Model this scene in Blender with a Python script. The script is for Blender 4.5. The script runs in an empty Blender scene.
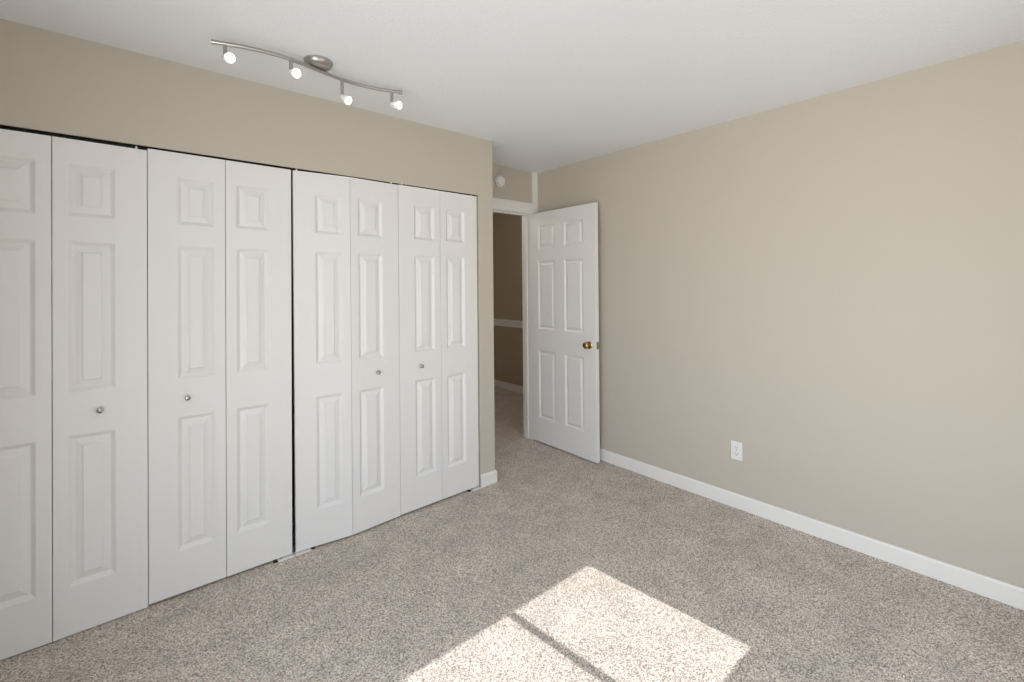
import bpy, math, random
from mathutils import Vector, Matrix

scene = bpy.context.scene
C = scene.collection
random.seed(4)

# ------------------------------------------------------------------ camera
F_PX, YAW, ROLL, CY, CAM_H = 460.38, math.radians(49.348), math.radians(-0.478), 284.634, 1.4127
cam_data = bpy.data.cameras.new('camera')
cam = bpy.data.objects.new('camera', cam_data)
C.objects.link(cam)
cam_data.sensor_fit = 'HORIZONTAL'
cam_data.sensor_width = 36.0
cam_data.lens = 36.0 * F_PX / 1024.0
cam_data.shift_y = -(341.0 - CY) / 1024.0
cam_data.clip_start = 0.02
fw = Vector((math.cos(YAW), math.sin(YAW), 0))
rt = Vector((math.sin(YAW), -math.cos(YAW), 0))
up = Vector((0, 0, 1))
cr, sr = math.cos(ROLL), math.sin(ROLL)
cx_ = rt * cr + up * sr
cy_ = up * cr - rt * sr
cz_ = -fw
cam.matrix_world = Matrix(((cx_.x, cy_.x, cz_.x, 0.0), (cx_.y, cy_.y, cz_.y, 0.0),
                           (cx_.z, cy_.z, cz_.z, CAM_H), (0, 0, 0, 1)))
scene.camera = cam

# ------------------------------------------------------------------ world, sun, exposure
world = bpy.data.worlds.new('sky')
scene.world = world
world.use_nodes = True
bg = world.node_tree.nodes['Background']
bg.inputs['Strength'].default_value = 4.9
# pale sky above, sunlit pale ground below the horizon
_nt = world.node_tree
_tc = _nt.nodes.new('ShaderNodeTexCoord')
_sx = _nt.nodes.new('ShaderNodeSeparateXYZ')
_rp = _nt.nodes.new('ShaderNodeValToRGB')
_mr = _nt.nodes.new('ShaderNodeMapRange')
_mr.inputs['From Min'].default_value = -1.0
_nt.links.new(_tc.outputs['Generated'], _sx.inputs['Vector'])
_nt.links.new(_sx.outputs['Z'], _mr.inputs['Value'])
_nt.links.new(_mr.outputs['Result'], _rp.inputs['Fac'])
_rp.color_ramp.elements[0].position, _rp.color_ramp.elements[0].color = 0.48, (0.98, 0.97, 0.95, 1)
_rp.color_ramp.elements[1].position, _rp.color_ramp.elements[1].color = 0.52, (0.80, 0.88, 1.0, 1)
# added falloff: sky colour dimmed away from the side window to balance room light
_mx = _nt.nodes.new('ShaderNodeMapRange')
_mx.inputs['From Min'].default_value = 0.0
_mx.inputs['From Max'].default_value = -0.6
_mx.inputs['To Min'].default_value = 0.4
_mx.inputs['To Max'].default_value = 1.0
_ml = _nt.nodes.new('ShaderNodeMix')
_ml.data_type, _ml.blend_type = 'RGBA', 'MULTIPLY'
_ml.inputs['Factor'].default_value = 1.0
_nt.links.new(_sx.outputs['X'], _mx.inputs['Value'])
_nt.links.new(_rp.outputs['Color'], _ml.inputs['A'])
_nt.links.new(_mx.outputs['Result'], _ml.inputs['B'])
_nt.links.new(_ml.outputs['Result'], bg.inputs['Color'])

sun_data = bpy.data.lights.new('sun', 'SUN')
sun_data.energy = 4.8
sun_data.angle = math.radians(0.35)
sun_data.color = (1.0, 0.985, 0.99)
sun = bpy.data.objects.new('sun', sun_data)
C.objects.link(sun)
sun.rotation_euler = Vector((-0.091, 1.0, -0.95)).to_track_quat('-Z', 'Y').to_euler()
sun.location = (1.0, -4.0, 5.0)

def portal(name, loc, direction, sx, sy):
    d = bpy.data.lights.new(name, 'AREA')
    d.shape = 'RECTANGLE'
    d.size, d.size_y = sx, sy
    d.cycles.is_portal = True
    o = bpy.data.objects.new(name, d)
    C.objects.link(o)
    o.location = loc
    o.rotation_euler = Vector(direction).to_track_quat('-Z', 'Y').to_euler()

portal('window_portal', (1.47, -0.74, 1.70), (0, 1, 0), 1.16, 0.92)
portal('fill_window_low_portal', (0.74, -0.74, 0.66), (0, 1, 0), 2.62, 0.95)
portal('fill_window_side_portal', (-0.76, 0.57, 1.18), (1, 0, 0), 1.7, 2.25)

vs = scene.view_settings
vs.view_transform = 'Standard'
vs.look = 'None'
vs.gamma = 1.0
vs.use_curve_mapping = False
vs.exposure = 0.07
scene.cycles.max_bounces = 16
scene.cycles.diffuse_bounces = 10
scene.cycles.sample_clamp_indirect = 6.0

# ------------------------------------------------------------------ materials
def new_mat(name):
    m = bpy.data.materials.new(name)
    m.use_nodes = True
    nt = m.node_tree
    return m, nt, nt.nodes['Principled BSDF']

def nd(nt, t, **kw):
    n = nt.nodes.new(t)
    for k, v in kw.items():
        setattr(n, k, v)
    return n

def paint(name, col, rough=0.6, bump=0.0, scale=300.0, spec=0.35, detail=3.0, dist=0.001):
    m, nt, b = new_mat(name)
    b.inputs['Base Color'].default_value = (*col, 1)
    b.inputs['Roughness'].default_value = rough
    b.inputs['Specular IOR Level'].default_value = spec
    if bump:
        tc = nd(nt, 'ShaderNodeTexCoord')
        n = nd(nt, 'ShaderNodeTexNoise')
        n.inputs['Scale'].default_value = scale
        n.inputs['Detail'].default_value = detail
        bp = nd(nt, 'ShaderNodeBump')
        bp.inputs['Strength'].default_value = bump
        bp.inputs['Distance'].default_value = dist
        nt.links.new(tc.outputs['Object'], n.inputs['Vector'])
        nt.links.new(n.outputs['Fac'], bp.inputs['Height'])
        nt.links.new(bp.outputs['Normal'], b.inputs['Normal'])
    return m

def metal(name, col, rough):
    m, nt, b = new_mat(name)
    b.inputs['Base Color'].default_value = (*col, 1)
    b.inputs['Metallic'].default_value = 1.0
    b.inputs['Roughness'].default_value = rough
    tc = nd(nt, 'ShaderNodeTexCoord')
    n = nd(nt, 'ShaderNodeTexNoise')
    n.inputs['Scale'].default_value = 90.0
    mr = nd(nt, 'ShaderNodeMapRange')
    mr.inputs['To Min'].default_value = rough * 0.85
    mr.inputs['To Max'].default_value = rough * 1.15
    nt.links.new(tc.outputs['Object'], n.inputs['Vector'])
    nt.links.new(n.outputs['Fac'], mr.inputs['Value'])
    nt.links.new(mr.outputs['Result'], b.inputs['Roughness'])
    return m

M_WALL = paint('beige_wall_paint', (0.530, 0.487, 0.418), 0.75, 0.12, 260.0, 0.25)
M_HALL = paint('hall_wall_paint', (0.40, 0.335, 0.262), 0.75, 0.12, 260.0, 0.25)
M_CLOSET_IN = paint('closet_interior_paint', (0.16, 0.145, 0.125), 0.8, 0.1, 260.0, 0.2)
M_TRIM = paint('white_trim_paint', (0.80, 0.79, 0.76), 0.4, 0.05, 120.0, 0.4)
M_DOOR = paint('white_door_paint', (0.775, 0.772, 0.758), 0.42, 0.06, 420.0, 0.4)
M_PLASTIC = paint('white_plastic', (0.80, 0.79, 0.765), 0.35, 0.02, 200.0, 0.5)
M_DARK = paint('dark_slot', (0.03, 0.028, 0.026), 0.6, 0.02, 200.0, 0.3)
M_NICKEL = metal('brushed_nickel', (0.46, 0.44, 0.42), 0.34)
M_CHROME = metal('polished_chrome', (0.42, 0.42, 0.40), 0.2)
M_BRASS = metal('polished_brass', (0.55, 0.40, 0.17), 0.16)
M_OLDBRASS = metal('dull_brass', (0.42, 0.34, 0.22), 0.35)
M_STEEL = metal('dull_steel', (0.35, 0.34, 0.33), 0.4)

def ceiling_mat():
    m, nt, b = new_mat('stippled_ceiling_paint')
    b.inputs['Base Color'].default_value = (0.80, 0.825, 0.85, 1)
    b.inputs['Roughness'].default_value = 0.9
    b.inputs['Specular IOR Level'].default_value = 0.1
    tc = nd(nt, 'ShaderNodeTexCoord')
    n = nd(nt, 'ShaderNodeTexNoise')
    n.inputs['Scale'].default_value = 85.0
    n.inputs['Detail'].default_value = 5.0
    n.inputs['Roughness'].default_value = 0.65
    bp = nd(nt, 'ShaderNodeBump')
    bp.inputs['Strength'].default_value = 0.85
    bp.inputs['Distance'].default_value = 0.004
    nt.links.new(tc.outputs['Object'], n.inputs['Vector'])
    nt.links.new(n.outputs['Fac'], bp.inputs['Height'])
    nt.links.new(bp.outputs['Normal'], b.inputs['Normal'])
    return m
M_CEIL = ceiling_mat()

def carpet_mat():
    m, nt, b = new_mat('speckled_beige_carpet')
    b.inputs['Roughness'].default_value = 0.95
    b.inputs['Specular IOR Level'].default_value = 0.05
    b.inputs['Sheen Weight'].default_value = 0.12
    tc = nd(nt, 'ShaderNodeTexCoord')
    # yarn tufts: every cell has its own tone
    wob = nd(nt, 'ShaderNodeTexNoise')
    wob.inputs['Scale'].default_value = 90.0
    wob.inputs['Detail'].default_value = 2.0
    add = nd(nt, 'ShaderNodeMix', data_type='VECTOR')
    add.inputs['Factor'].default_value = 0.006
    vo = nd(nt, 'ShaderNodeTexVoronoi')
    vo.inputs['Scale'].default_value = 280.0
    vo.inputs['Randomness'].default_value = 1.0
    sep = nd(nt, 'ShaderNodeSeparateColor')
    n1 = nd(nt, 'ShaderNodeTexNoise')
    n1.inputs['Scale'].default_value = 190.0
    n1.inputs['Detail'].default_value = 3.0
    n1.inputs['Roughness'].default_value = 0.65
    mixf = nd(nt, 'ShaderNodeMix', data_type='FLOAT')
    mixf.inputs['Factor'].default_value = 0.45
    ramp = nd(nt, 'ShaderNodeValToRGB')
    e = ramp.color_ramp.elements
    e[0].position, e[0].color = 0.27, (0.205, 0.168, 0.138, 1)
    e[1].position, e[1].color = 0.73, (0.82, 0.742, 0.66, 1)
    mid = ramp.color_ramp.elements.new(0.48)
    mid.color = (0.515, 0.454, 0.396, 1)
    # brushed and trodden patches, broad and soft
    n2 = nd(nt, 'ShaderNodeTexNoise')
    n2.inputs['Scale'].default_value = 5.0
    n2.inputs['Detail'].default_value = 5.0
    n2.inputs['Roughness'].default_value = 0.6
    mr = nd(nt, 'ShaderNodeMapRange')
    mr.inputs['From Min'].default_value = 0.3
    mr.inputs['From Max'].default_value = 0.7
    mr.inputs['To Min'].default_value = 0.84
    mr.inputs['To Max'].default_value = 1.10
    mul = nd(nt, 'ShaderNodeMix', data_type='RGBA', blend_type='MULTIPLY')
    mul.inputs['Factor'].default_value = 1.0
    L = nt.links.new
    L(tc.outputs['Object'], wob.inputs['Vector'])
    L(tc.outputs['Object'], add.inputs['A'])
    L(wob.outputs['Color'], add.inputs['B'])
    L(add.outputs['Result'], vo.inputs['Vector'])
    L(tc.outputs['Object'], n1.inputs['Vector'])
    L(tc.outputs['Object'], n2.inputs['Vector'])
    L(vo.outputs['Color'], sep.inputs['Color'])
    L(sep.outputs['Red'], mixf.inputs['A'])
    L(n1.outputs['Fac'], mixf.inputs['B'])
    L(mixf.outputs['Result'], ramp.inputs['Fac'])
    L(n2.outputs['Fac'], mr.inputs['Value'])
    L(ramp.outputs['Color'], mul.inputs['A'])
    L(mr.outputs['Result'], mul.inputs['B'])
    L(mul.outputs['Result'], b.inputs['Base Color'])
    bp = nd(nt, 'ShaderNodeBump')
    bp.inputs['Strength'].default_value = 0.4
    bp.inputs['Distance'].default_value = 0.006
    L(mixf.outputs['Result'], bp.inputs['Height'])
    L(bp.outputs['Normal'], b.inputs['Normal'])
    return m
M_CARPET = carpet_mat()

def bulb_mat():
    m, nt, b = new_mat('lit_bulb')
    b.inputs['Base Color'].default_value = (1, 0.97, 0.92, 1)
    b.inputs['Emission Color'].default_value = (1.0, 0.95, 0.88, 1)
    b.inputs['Emission Strength'].default_value = 5.0
    return m
M_BULB = bulb_mat()

def frosted_mat():
    m, nt, b = new_mat('frosted_glass_shade')
    b.inputs['Base Color'].default_value = (0.86, 0.86, 0.85, 1)
    b.inputs['Roughness'].default_value = 0.45
    b.inputs['Transmission Weight'].default_value = 0.25
    b.inputs['IOR'].default_value = 1.3
    return m
M_FROST = frosted_mat()

# ------------------------------------------------------------------ mesh helpers
class MB:
    def __init__(self):
        self.v, self.f = [], []
    def add(self, verts, faces):
        n = len(self.v)
        self.v += [tuple(p) for p in verts]
        self.f += [tuple(i + n for i in f) for f in faces]
    def box(self, x0, x1, y0, y1, z0, z1):
        self.add([(x0, y0, z0), (x1, y0, z0), (x1, y1, z0), (x0, y1, z0),
                  (x0, y0, z1), (x1, y0, z1), (x1, y1, z1), (x0, y1, z1)],
                 [(0, 3, 2, 1), (4, 5, 6, 7), (0, 1, 5, 4), (1, 2, 6, 5), (2, 3, 7, 6), (3, 0, 4, 7)])
        return self
    def extrude(self, profile, a, b):
        """closed 2-D profile of (offset-vector) points swept from a to b: profile is a list of 3-D offsets"""
        n = len(profile)
        a, b = Vector(a), Vector(b)
        vs_ = [a + Vector(p) for p in profile] + [b + Vector(p) for p in profile]
        fs = [(i, (i + 1) % n, n + (i + 1) % n, n + i) for i in range(n)]
        fs += [tuple(reversed(range(n))), tuple(range(n, 2 * n))]
        self.add(vs_, fs)
        return self
    def tube(self, pts, r, seg=14, cap=True):
        pts = [Vector(p) for p in pts]
        rs = r if isinstance(r, (list, tuple)) else [r] * len(pts)
        rings, prev = [], None
        for i, p in enumerate(pts):
            t = (pts[min(i + 1, len(pts) - 1)] - pts[max(i - 1, 0)]).normalized()
            if prev is None:
                a = Vector((0, 0, 1)) if abs(t.z) < 0.9 else Vector((1, 0, 0))
                u = t.cross(a).normalized()
            else:
                u = (prev - t * prev.dot(t)).normalized()
            prev = u
            w = t.cross(u)
            rings.append([p + (u * math.cos(k * 2 * math.pi / seg) + w * math.sin(k * 2 * math.pi / seg)) * rs[i]
                          for k in range(seg)])
        vs_ = [q for ring in rings for q in ring]
        fs = []
        for i in range(len(pts) - 1):
            for k in range(seg):
                a, b = i * seg + k, i * seg + (k + 1) % seg
                fs.append((a, b, b + seg, a + seg))
        if cap:
            fs.append(tuple(reversed(range(seg))))
            fs.append(tuple(range((len(pts) - 1) * seg, len(pts) * seg)))
        self.add(vs_, fs)
        return self
    def lathe(self, prof, origin, axis, seg=28):
        """prof: (radius, distance along axis) list"""
        o, ax = Vector(origin), Vector(axis).normalized()
        a = Vector((0, 0, 1)) if abs(ax.z) < 0.9 else Vector((1, 0, 0))
        u = ax.cross(a).normalized()
        w = ax.cross(u)
        vs_, fs = [], []
        for r, d in prof:
            for k in range(seg):
                t = 2 * math.pi * k / seg
                vs_.append(o + ax * d + (u * math.cos(t) + w * math.sin(t)) * max(r, 1e-5))
        for i in range(len(prof) - 1):
            for k in range(seg):
                p, q = i * seg + k, i * seg + (k + 1) % seg
                fs.append((p, q, q + seg, p + seg))
        fs.append(tuple(reversed(range(seg))))
        fs.append(tuple(range((len(prof) - 1) * seg, len(prof) * seg)))
        self.add(vs_, fs)
        return self
    def build(self, name, mat, parent=None, bevel=0.0, smooth=False, segs=2):
        me = bpy.data.meshes.new(name)
        me.from_pydata(self.v, [], self.f)
        me.validate()
        me.update()
        import bmesh
        bm = bmesh.new()
        bm.from_mesh(me)
        bmesh.ops.recalc_face_normals(bm, faces=bm.faces)
        bm.to_mesh(me)
        bm.free()
        me.materials.append(mat)
        o = bpy.data.objects.new(name, me)
        C.objects.link(o)
        if parent:
            o.parent = parent
        if smooth:
            for p in me.polygons:
                p.use_smooth = True
            try:
                me.set_sharp_from_angle(angle=math.radians(40))
            except Exception:
                pass
        if bevel:
            b = o.modifiers.new('bevel', 'BEVEL')
            b.width = bevel
            b.segments = segs
            b.limit_method = 'ANGLE'
            b.angle_limit = math.radians(30)
        return o

def empty(name, loc, rot=(0, 0, 0)):
    o = bpy.data.objects.new(name, None)
    C.objects.link(o)
    o.location = loc
    o.rotation_euler = rot
    o.empty_display_size = 0.05
    return o

def tag(o, label, cat, group=None):
    o['label'] = label
    o['category'] = cat
    if group:
        o['group'] = group
    return o

def struct(o, label=None):
    o['kind'] = 'structure'
    if label:
        o['label'] = label
    return o

# ------------------------------------------------------------------ room dimensions
H = 2.44
XR = 2.949            # right wall face
YC = 2.5875           # closet wall face
XS = 2.0455           # end of the closet wall (alcove side)
YB = 3.07             # door wall face
YF = -0.60            # window wall face (behind the camera)
XL = -0.62            # side wall face (left of the camera)
T = 0.12
HEAD = 2.038          # closet opening head
OX0, OX1 = -0.50, 1.918

# floor: bedroom, closet and hallway carpet
struct(MB().box(XL - T, 5.2, YF - T, 8.1, -0.06, 0.0).build('floor', M_CARPET), 'speckled beige and brown carpet')
struct(MB().box(XL - T, 5.2, YF - T, 8.1, H, H + 0.06).build('ceiling', M_CEIL), 'white stippled ceiling')

# right wall
struct(MB().box(XR, XR + T, YF - T, YB + 0.11, 0, H).build('wall_right', M_WALL), 'plain beige wall on the right')
# closet wall with its opening (left in the photo), the end return and the closet shell
w = MB()
w.box(XL, OX1, YC, YC + 0.11, HEAD, H)
struct(w.build('wall_left', M_WALL), 'beige wall above the closet doors')
struct(MB().box(XL, OX0, YC, YC + 0.11, 0, HEAD).build('wall_left_pier', M_WALL))
w = MB()
w.box(OX1, XS, YC, YC + 0.11, 0, H)
w.box(XS - 0.11, XS, YC + 0.11, YB, 0, H)
struct(w.build('wall_left_end', M_WALL), 'narrow beige wall end between the closet and the doorway')
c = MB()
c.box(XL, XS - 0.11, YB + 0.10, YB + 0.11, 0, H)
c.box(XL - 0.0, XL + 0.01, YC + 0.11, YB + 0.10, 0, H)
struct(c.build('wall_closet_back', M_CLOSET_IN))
# door wall
DX0, DX1, DTOP = 2.075, 2.858, 2.055
w = MB()
w.box(XS - 0.11, DX0 - 0.02, YB, YB + 0.11, 0, H)
w.box(DX0 - 0.02, DX1 + 0.02, YB, YB + 0.11, DTOP + 0.02, H)
w.box(DX1 + 0.02, XR, YB, YB + 0.11, 0, H)
struct(w.build('wall_back', M_WALL), 'beige wall over the bedroom doorway')
# side wall with an added tall window, window wall behind the camera
SW = (-0.20, 1.34, 0.10, 2.25)      # y0,y1,z0,z1 of the side window added for fill light
w = MB()
w.box(XL - T, XL, YF - T, SW[0], 0, H)
w.box(XL - T, XL, SW[1], YB + 0.11, 0, H)
w.box(XL - T, XL, SW[0], SW[1], 0, SW[2])
w.box(XL - T, XL, SW[0], SW[1], SW[3], H)
struct(w.build('wall_side', M_WALL))
WX0, WX1, WZ0, WZ1 = 0.916, 2.03, 1.25, 2.14
w = MB()
LX0 = -0.55          # the added low window reaches further left for more bounced sunlight
w.box(XL, LX0, YF - T, YF, 0, H)
w.box(WX1, XR, YF - T, YF, 0, H)
w.box(LX0, WX1, YF - T, YF, 0, 0.20)
w.box(LX0, WX1, YF - T, YF, 1.12, WZ0)
w.box(LX0, WX0, YF - T, YF, WZ0, H)
w.box(WX0, WX1, YF - T, YF, WZ1, H)
struct(w.build('wall_front', M_WALL))

win = empty('window_1', (0, YF - 0.09, WZ0))
struct(win)
fr = MB()
zb, zt = 1.368, 2.10
y0, y1 = -0.01, 0.01
fr.box(WX0, WX1, y0, y1, 0, zb - WZ0)
fr.box(WX0, WX1, y0, y1, zt - WZ0, WZ1 - WZ0)
xs = [WX0, 0.956, 1.454, 1.494, 1.990, WX1]
for a, b in zip(xs[0::2], xs[1::2]):
    fr.box(a, b, y0, y1, zb - WZ0, zt - WZ0)
fr.build('window_frame', M_TRIM, win)
win_fill_low = empty('window_fill_low', (0, YF - 0.09, 0.20))  # added unseen window, lets sun onto the floor for bounce light
struct(win_fill_low)
fr = MB()
fr.box(LX0, WX1, y0, y1, 0, 0.05)
fr.box(LX0, WX1, y0, y1, 0.87, 0.92)
for a, b in ((LX0, LX0 + 0.04), (0.42, 0.46)) + tuple(zip(xs[2::2], xs[3::2])):
    fr.box(a, b, y0, y1, 0.05, 0.87)
fr.build('window_frame', M_TRIM, win_fill_low)
win_fill_side = empty('window_fill_side', (XL - 0.06, SW[0], SW[2]))  # added unseen window, brings fill light in from the left
struct(win_fill_side)
fr = MB()
L, HH = SW[1] - SW[0], SW[3] - SW[2]
fr.box(-0.02, 0.02, 0, 0.04, 0, HH)
fr.box(-0.02, 0.02, L - 0.04, L, 0, HH)
fr.box(-0.02, 0.02, L / 2 - 0.02, L / 2 + 0.02, 0.04, HH - 0.04)
fr.box(-0.02, 0.02, 0.04, L - 0.04, 0, 0.04)
fr.box(-0.02, 0.02, 0.04, L - 0.04, HH - 0.04, HH)
fr.build('window_frame', M_TRIM, win_fill_side)

# ------------------------------------------------------------------ hallway beyond the door
HX = 4.0
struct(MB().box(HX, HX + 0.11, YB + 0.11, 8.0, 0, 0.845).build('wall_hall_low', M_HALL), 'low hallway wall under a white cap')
cap = MB()
cap.box(HX - 0.022, HX + 0.11, YB + 0.11, 8.0, 0.905, 0.93)
cap.box(HX - 0.012, HX + 0.11, YB + 0.11, 8.0, 0.845, 0.905)
struct(cap.build('trim_4', M_TRIM, bevel=0.004), 'white cap on the low hallway wall')
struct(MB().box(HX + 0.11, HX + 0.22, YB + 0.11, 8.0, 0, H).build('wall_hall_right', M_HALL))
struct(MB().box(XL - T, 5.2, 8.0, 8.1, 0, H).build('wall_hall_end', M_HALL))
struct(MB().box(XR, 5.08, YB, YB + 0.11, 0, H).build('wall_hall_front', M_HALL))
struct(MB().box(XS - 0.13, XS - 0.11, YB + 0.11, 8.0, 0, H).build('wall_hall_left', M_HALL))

hl = bpy.data.lights.new('hall_fill_light', 'POINT')  # added light without a fixture, brightens the hallway
hl.energy = 12.5
hl.color = (1.0, 0.90, 0.78)
hl.shadow_soft_size = 0.12
hlo = bpy.data.objects.new('hall_fill_light', hl)
C.objects.link(hlo)
hlo.location = (2.5, 4.1, 2.30)

def base_profile(nx, ny, t=0.012, h=0.088):
    return [(0, 0, 0), (nx * t, ny * t, 0), (nx * t, ny * t, h - 0.010), (nx * t * 0.55, ny * t * 0.55, h - 0.002),
            (nx * t * 0.3, ny * t * 0.3, h), (0, 0, h)]
struct(MB().extrude(base_profile(-1, 0), (HX, YB + 0.12, 0), (HX, 8.0, 0)).build('baseboard_hall', M_TRIM),
       'white baseboard in the hallway')
struct(MB().extrude(base_profile(-1, 0), (XR, YF, 0), (XR, YB, 0)).build('baseboard_right', M_TRIM),
       'white baseboard along the right wall')
bb = MB()
bb.extrude(base_profile(0, -1), (OX1 + 0.001, YC, 0), (XS + 0.012, YC, 0))
bb.extrude(base_profile(1, 0), (XS, YC - 0.0, 0), (XS, YB - 0.016, 0))
struct(bb.build('baseboard_left', M_TRIM, bevel=0.002), 'short white baseboard wrapping the closet wall end')
bb = MB()
bb.extrude(base_profile(0, 1), (XL, YF, 0), (XR - 0.012, YF, 0))
struct(bb.build('baseboard_front', M_TRIM))

# door frame: jambs, stop and casing
dc = MB()
dc.box(DX0 - 0.02, DX0, YB - 0.002, YB + 0.112, 0, DTOP + 0.02)
dc.box(DX1, DX1 + 0.02, YB - 0.002, YB + 0.112, 0, DTOP + 0.02)
dc.box(DX0, DX1, YB - 0.002, YB + 0.112, DTOP, DTOP + 0.02)
dc.box(DX0, DX0 + 0.012, YB + 0.038, YB + 0.075, 0, DTOP)
dc.box(DX1 - 0.012, DX1, YB + 0.038, YB + 0.075, 0, DTOP)
dc.box(DX0 + 0.012, DX1 - 0.012, YB + 0.038, YB + 0.075, DTOP - 0.012, DTOP)
struct(dc.build('trim_1', M_TRIM, bevel=0.0015), 'white door frame of the bedroom doorway')
def casing(mb, x0, x1, z0, z1, horizontal):
    # flat casing with a thinner inner edge
    y = YB
    if horizontal:
        prof = [(0, 0, 0), (0, -0.010, 0), (0, -0.014, 0.02), (0, -0.017, z1 - z0 - 0.012), (0, -0.014, z1 - z0), (0, 0, z1 - z0)]
        mb.extrude(prof, (x0, y, z0), (x1, y, z0))
    else:
        wd = x1 - x0
        prof = [(0, 0, 0), (0, -0.010, 0), (0.02, -0.014, 0), (wd - 0.012, -0.017, 0), (wd, -0.014, 0), (wd, 0, 0)]
        mb.extrude(prof, (x0, y, z0), (x0, y, z1))
k = MB()
casing(k, XS + 0.001, XR - 0.001, DTOP + 0.006, 2.152, True)
casing(k, DX1 + 0.006, XR - 0.001, 0, DTOP + 0.006, False)
struct(k.build('trim_2', M_TRIM), 'white casing over and beside the bedroom doorway')
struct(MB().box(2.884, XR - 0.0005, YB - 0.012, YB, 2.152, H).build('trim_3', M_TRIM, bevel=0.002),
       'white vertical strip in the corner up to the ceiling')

# ------------------------------------------------------------------ panelled doors
def panel_face(mb, w, h, yf, inward, rects, insets, depths):
    """face of a door in the plane y = yf; every rect carries nested rings; inward = +1/-1 sinks towards +y/-y"""
    xs = sorted({0.0, w} | {r[0] for r in rects} | {r[1] for r in rects})
    zs = sorted({0.0, h} | {r[2] for r in rects} | {r[3] for r in rects})
    for i in range(len(xs) - 1):
        for j in range(len(zs) - 1):
            a, b, c, d = xs[i], xs[i + 1], zs[j], zs[j + 1]
            if any(abs(a - r[0]) < 1e-6 and abs(b - r[1]) < 1e-6 and abs(c - r[2]) < 1e-6 and abs(d - r[3]) < 1e-6 for r in rects):
                continue
            mb.add([(a, yf, c), (b, yf, c), (b, yf, d), (a, yf, d)], [(0, 1, 2, 3)])
    for a, b, c, d in rects:
        rings = []
        for s, dp in zip([0.0] + insets, [0.0] + depths):
            y = yf + inward * dp
            rings.append([(a + s, y, c + s), (b - s, y, c + s), (b - s, y, d - s), (a + s, y, d - s)])
        vs_ = [p for r in rings for p in r]
        fs = []
        for q in range(len(rings) - 1):
            for k in range(4):
                fs.append((q * 4 + k, q * 4 + (k + 1) % 4, q * 4 + 4 + (k + 1) % 4, q * 4 + 4 + k))
        n = (len(rings) - 1) * 4
        fs.append((n, n + 1, n + 2, n + 3))
        mb.add(vs_, fs)

def weld(o, d=1e-5):
    import bmesh
    bm = bmesh.new()
    bm.from_mesh(o.data)
    bmesh.ops.remove_doubles(bm, verts=bm.verts, dist=d)
    bmesh.ops.recalc_face_normals(bm, faces=bm.faces)
    bm.to_mesh(o.data)
    bm.free()

def slab(name, w, h, t, rects, insets, depths, mat, parent, both=True, bevel=0.0018):
    mb = MB()
    panel_face(mb, w, h, 0.0, 1, rects, insets, depths)
    panel_face(mb, w, h, t, -1, rects, insets, depths)
    xs = sorted({0.0, w} | {r[0] for r in rects} | {r[1] for r in rects})
    zs = sorted({0.0, h} | {r[2] for r in rects} | {r[3] for r in rects})
    for a, b in zip(xs, xs[1:]):
        for z in (0.0, h):
            mb.add([(a, 0, z), (b, 0, z), (b, t, z), (a, t, z)], [(0, 1, 2, 3)])
    for a, b in zip(zs, zs[1:]):
        for x in (0.0, w):
            mb.add([(x, 0, a), (x, 0, b), (x, t, b), (x, t, a)], [(0, 1, 2, 3)])
    o = mb.build(name, mat, parent)
    weld(o)
    b = o.modifiers.new('bevel', 'BEVEL')
    b.width = bevel
    b.segments = 2
    b.limit_method = 'ANGLE'
    b.angle_limit = math.radians(12)
    return o

# closet doors ---------------------------------------------------------------
LH = 2.018            # leaf height
YD = YC + 0.007       # leaf front
KNOB_Z = 0.905
def leaf_rects(w, wide_left, rise=0.0):
    l, r = (0.107, 0.045) if wide_left else (0.045, 0.107)
    x0, x1 = l, w - r
    return [(x0, x1, 0.196, 0.806), (x0, x1, 0.981 + 0.4 * rise, 1.590 + 0.7 * rise), (x0, x1, 1.690 + rise, 1.903 + rise)]

def bifold(p0, pm, p1, zlift, tilt, knob_leaf, knob_dx, pins, label, rise=0.0):
    """p0, pm, p1: (x at mid height, distance folded out into the room) of the free/pivot ends and the hinge"""
    root = empty('bifold_closet_door', (p0[0] - tilt * 1.36, YD - p0[1], zlift), (0, tilt, 0))
    tag(root, label, 'closet door', 'white bifold closet doors')
    g = 0.0012
    for i, (a, b) in enumerate(((p0, pm), (pm, p1))):
        dx, dy = b[0] - a[0], -(b[1] - a[1])
        w = math.hypot(dx, dy) - 2 * g
        wide_left = (i == 0)        # wide stile on the outer side of each leaf, narrow one at the middle hinge
        lf = slab('door_panel', w, LH, 0.030, leaf_rects(w, wide_left, rise), [0.015, 0.018, 0.041, 0.045], [0.0135, 0.0135, 0.0045, 0.0003], M_DOOR, root)
        ang = math.atan2(dy, dx)
        lf.location = (a[0] - p0[0] + g * math.cos(ang), -(a[1] - p0[1]) + g * math.sin(ang), 0)
        lf.rotation_euler = (0, 0, ang)
        if i == knob_leaf:
            kb = MB()
            kb.lathe([(0.006, 0.0), (0.006, 0.009), (0.0095, 0.0105), (0.0115, 0.012), (0.0115, 0.015), (0.0105, 0.016), (0.0105, 0.0175),
                      (0.0115, 0.0185), (0.0115, 0.022), (0.0100, 0.0255), (0.004, 0.0285), (0.0, 0.029)],
                     (w / 2 + knob_dx, 0, KNOB_Z - zlift), (0, -1, 0), 24)
            ko = kb.build('knob', M_CHROME, lf, smooth=True)
            ko['label'] = 'small chrome knob'
        for px, pl in pins:
            if pl == i:
                pn = MB()
                pn.lathe([(0.004, LH - 0.001), (0.004, LH + 0.0125), (0.0, LH + 0.0125)], (px, 0.008, 0), (0, 0, 1), 12)
                pn.build('guide_pin', M_PLASTIC, lf, smooth=True)
    return root

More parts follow.
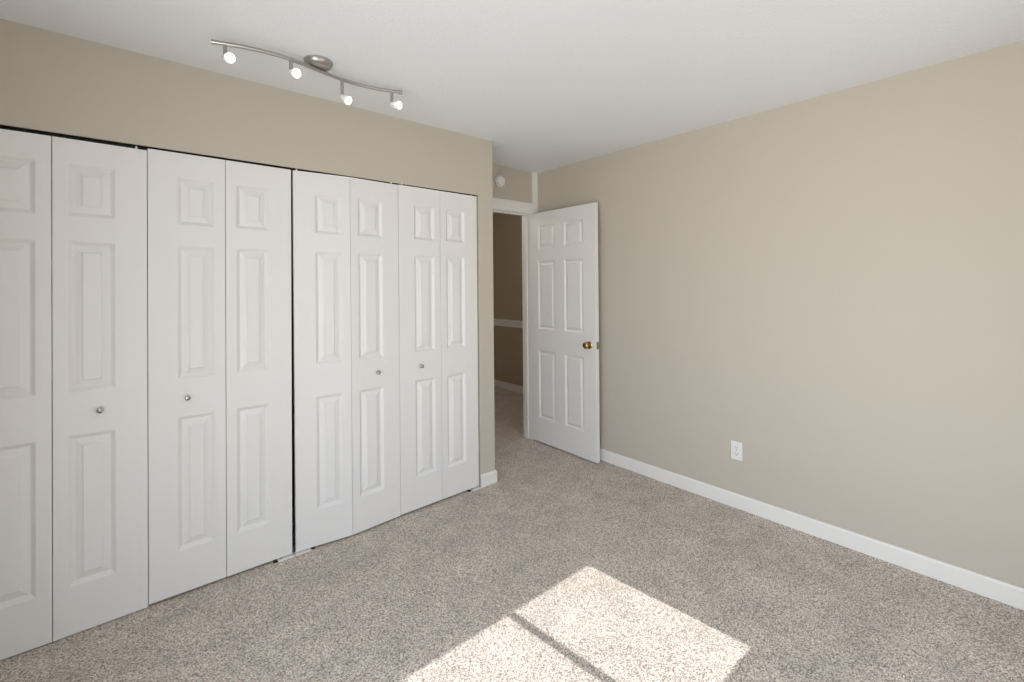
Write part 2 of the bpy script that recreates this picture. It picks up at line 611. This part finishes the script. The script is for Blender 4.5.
bifold((-0.496, 0), (-0.1966, 0.003), (0.1034, 0), 0.0055, 0.0045, 1, -0.008, [(0.262, 1)],
       'leftmost white bifold closet door, cut off by the left edge', 0.014)
bifold((0.1034, 0), (0.4004, 0), (0.6985, 0), 0.012, 0.0045, 0, -0.006, [],
       'second bifold closet door from the left, ending at the wide dark gap')
bifold((0.7085, 0), (1.0010, 0.034), (1.3066, 0.014), 0.009, 0.0, 1, 0.003, [(0.018, 0), (0.262, 1)],
       'third bifold closet door, just right of the wide dark gap')
bifold((1.3066, 0.014), (1.6067, 0.008), (1.9098, 0), 0.012, 0.0, 0, -0.006, [(0.026, 0), (0.262, 1)],
       'rightmost bifold closet door beside the narrow beige wall end')

# overhead track and floor brackets
tr = MB()
tr.box(OX0 + 0.003, OX1 - 0.003, YC + 0.030, YC + 0.034, HEAD - 0.004, HEAD)
tr.box(OX0 + 0.003, OX1 - 0.003, YC + 0.006, YC + 0.030, HEAD - 0.0015, HEAD)
t_ = tr.build('closet_door_track', M_DARK)
tag(t_, 'dark narrow track above the white closet doors', 'track')

def bracket(x, flip, label):
    root = empty('pivot_bracket', (x, YC + 0.004, 0))
    tag(root, label, 'bracket', 'floor pivot brackets')
    p = MB()
    s = -1 if flip else 1
    a, b = sorted((0, s * 0.078))
    p.box(a, b, -0.018, 0.020, 0.0, 0.0045)
    p.build('plate', M_PLASTIC, root, bevel=0.001)
    q = MB()
    q.lathe([(0.006, 0.0045), (0.006, 0.0090), (0.0035, 0.0095), (0.0035, 0.0110), (0, 0.0110)], (s * 0.060, 0.008, 0), (0, 0, 1), 12)
    q.build('pivot_pin', M_STEEL, root, smooth=True)
    e = MB()
    a, b = sorted((s * 0.080, s * 0.098))
    e.box(a, b, -0.012, 0.014, 0.0, 0.006)
    e.build('end_clip', M_DARK, root, bevel=0.001)
bracket(0.698, True, 'white floor bracket left of the wide dark gap between closet doors')
bracket(0.704, False, 'white floor bracket right of the wide dark gap between closet doors')
bracket(1.912, True, 'white floor bracket beside the short baseboard of the closet wall end')

# bedroom door ----------------------------------------------------------------
DW, DH, DT = 0.764, 2.041, 0.035
door = empty('door_1', (DX1, YB - 0.002, 0.010), (0, 0, math.radians(-91.4)))
struct(door, 'open white six-panel bedroom door with a brass knob')
# local x runs from the hinge to the free edge, local -y is the visible face after the turn
rects = []
for a, b in ((0.103, 0.310), (0.424, 0.634)):
    rects += [(a, b, 0.216, 0.816), (a, b, 1.008, 1.610), (a, b, 1.722, 1.926)]
sl = slab('door_slab', DW, DH, DT, rects, [0.014, 0.019, 0.036], [0.011, 0.011, 0.002], M_DOOR, door)
kn = MB()
for s, yo in ((-1, 0.0), (1, DT)):
    kn.lathe([(0.031, 0.0), (0.031, 0.003), (0.027, 0.007), (0.012, 0.009), (0.011, 0.022), (0.016, 0.028), (0.024, 0.034),
              (0.0275, 0.042), (0.027, 0.050), (0.022, 0.056), (0.010, 0.0585), (0.0, 0.0585)],
             (DW - 0.070, yo, 0.918), (0, s, 0), 28)
k = kn.build('knob', M_BRASS, sl, smooth=True)
k['label'] = 'round brass knob'
lp = MB().box(DW - 0.0002, DW + 0.0015, DT / 2 - 0.0125, DT / 2 + 0.0125, 0.890, 0.947)
lp.box(DW, DW + 0.010, DT / 2 - 0.007, DT / 2 + 0.007, 0.909, 0.927)
k = lp.build('latch_plate', M_OLDBRASS, sl)
k['label'] = 'brass latch plate on the door edge'
for z in (0.20, 1.01, 1.83):
    hg = MB()
    hg.lathe([(0.0055, 0), (0.0055, 0.088), (0.0, 0.088)], (-0.006, DT + 0.004, z - 0.044), (0, 0, 1), 12)
    hg.box(-0.0025, 0.0, 0.004, DT, z - 0.044, z + 0.044)
    hg.build('hinge', M_OLDBRASS, door)

# small brass catch under the head of the doorway
bc = MB()
bc.lathe([(0.008, 0), (0.008, 0.004), (0.0055, 0.006), (0.0055, 0.013), (0.004, 0.017), (0, 0.018)], (2.437, YB + 0.016, DTOP), (0, 0, -1), 16)
o = bc.build('ball_catch', M_BRASS, smooth=True)
tag(o, 'tiny brass catch under the head of the bedroom doorway', 'catch')

# ------------------------------------------------------------------ smoke detector
sd = empty('smoke_detector', (2.502, YB, 2.302))
tag(sd, 'small round white detector on the beige wall over the doorway', 'smoke detector')
b = MB()
b.lathe([(0.052, 0), (0.054, 0.004), (0.054, 0.016), (0.050, 0.024), (0.040, 0.030), (0.022, 0.0325), (0.0, 0.0325)], (0, 0, 0), (0, -1, 0), 36)
b.build('body', M_PLASTIC, sd, smooth=True)
b = MB()
for i in range(12):
    a = 2 * math.pi * i / 12
    cx, cz = 0.043 * math.cos(a), 0.043 * math.sin(a)
    b.box(cx - 0.003, cx + 0.003, -0.0295, -0.026, cz - 0.003, cz + 0.003)
b.build('vent_slots', M_DARK, sd)
MB().lathe([(0.008, 0.030), (0.008, 0.0345), (0, 0.0345)], (0.012, 0, -0.012), (0, -1, 0), 16).build('test_button', M_TRIM, sd, smooth=True)

# ------------------------------------------------------------------ outlet
ot = empty('wall_outlet', (XR, 1.280, 0.359))
tag(ot, 'white duplex electrical outlet low on the plain beige wall', 'outlet')
b = MB().box(-0.006, 0, -0.035, 0.035, -0.0575, 0.0575)
b.build('cover_plate', M_PLASTIC, ot, bevel=0.003)
for zc in (0.0195, -0.0195):
    r = MB()
    n = 20
    prof = []
    for i in range(n):
        a = 2 * math.pi * i / n
        yy = max(-0.0165, min(0.0165, 0.0185 * math.cos(a)))
        zz = max(-0.0140, min(0.0140, 0.0172 * math.sin(a)))
        prof.append((0, yy, zz))
    r.extrude(prof, (-0.0055, 0, zc), (-0.0085, 0, zc))
    rec = r.build('receptacle', M_PLASTIC, ot)
    s = MB()
    s.box(-0.0090, -0.0084, -0.0080, -0.0055, zc - 0.0015, zc + 0.0075)
    s.box(-0.0090, -0.0084, 0.0055, 0.0080, zc - 0.0005, zc + 0.0070)
    s.lathe([(0.0028, 0), (0.0028, 0.0006)], (-0.0084, 0, zc - 0.0085), (-1, 0, 0), 10)
    s.build('slots', M_DARK, rec)
MB().lathe([(0.0032, 0), (0.0028, 0.0012), (0, 0.0014)], (-0.006, 0, 0), (-1, 0, 0), 12).build('screw', M_STEEL, ot)

# ------------------------------------------------------------------ track light on the ceiling
TC = Vector((0.705, 2.166, H))
BZ = 2.400
tl = empty('track_light', TC)
tag(tl, 'curved brushed nickel track light with four lit spots under the ceiling', 'track light')
A, B = Vector((0.2985, 2.187, 0)), Vector((1.111, 2.149, 0))
def bar_pt(t):
    p = A.lerp(B, t)
    n = Vector((-(B - A).y, (B - A).x, 0)).normalized()
    p = p - n * 0.040 * math.sin(2 * math.pi * t)
    return Vector((p.x, p.y, BZ)) - TC
b = MB()
b.lathe([(0.061, 0), (0.061, 0.006), (0.059, 0.016), (0.051, 0.025), (0.036, 0.031), (0.018, 0.033), (0, 0.033)], (0, 0, 0), (0, 0, -1), 40)
b.build('canopy', M_NICKEL, tl, smooth=True)
for t in (0.475, 0.525):
    p = bar_pt(t)
    MB().tube([p, (p.x, p.y, -0.020)], 0.005, 12).build('support_post', M_NICKEL, tl, smooth=True)
b = MB()
N = 48
pts = [bar_pt(i / N) for i in range(N + 1)]
b.tube(pts, 0.0080, 16)
for e, q in ((0, 1), (N, N - 1)):
    d = (pts[e] - pts[q]).normalized()
    b.tube([pts[e] - d * 0.012, pts[e] + d * 0.003], 0.0098, 16)
b.build('bar', M_NICKEL, tl, smooth=True)
rtv = Vector((math.sin(YAW), -math.cos(YAW), 0))
fwv = Vector((math.cos(YAW), math.sin(YAW), 0))
for t, off, ln in ((0.052, (0.040, -0.014, -0.030), 0.058), (0.350, (0.042, -0.016, -0.030), 0.058),
                   (0.645, (0.036, -0.024, -0.018), 0.084), (0.943, (0.046, -0.012, -0.018), 0.068)):
    p = bar_pt(t)
    s = MB()
    s.tube([p + Vector((0, 0, -0.004)), p + Vector((0, 0, -ln))], 0.0072, 12)
    s.lathe([(0.0080, -0.005), (0.0080, 0.005), (0.0, 0.005)], p + Vector((0, 0, -ln)), rtv, 14)
    st = s.build('spot_arm', M_NICKEL, tl, smooth=True)
    axis = (rtv * off[0] + Vector((0, 0, off[1])) + fwv * off[2]).normalized()
    o0 = p + Vector((0, 0, -ln)) - axis * 0.006
    h = MB()
    h.lathe([(0.0, 0.0), (0.010, 0.0), (0.0135, 0.004), (0.0145, 0.016), (0.0165, 0.028), (0.0200, 0.054), (0.0185, 0.054),
             (0.0150, 0.030), (0.013, 0.026), (0.0, 0.026)], o0, axis, 28)
    hd = h.build('spot_head', M_FROST, st, smooth=True)
    u = MB()
    u.lathe([(0.008, 0.0265), (0.012, 0.034), (0.0160, 0.050), (0.0165, 0.0540), (0.013, 0.0575), (0.007, 0.0592), (0.0, 0.0597)], o0, axis, 28)
    bu = u.build('bulb', M_BULB, st, smooth=True)
    bu['label'] = 'glowing white bulb'
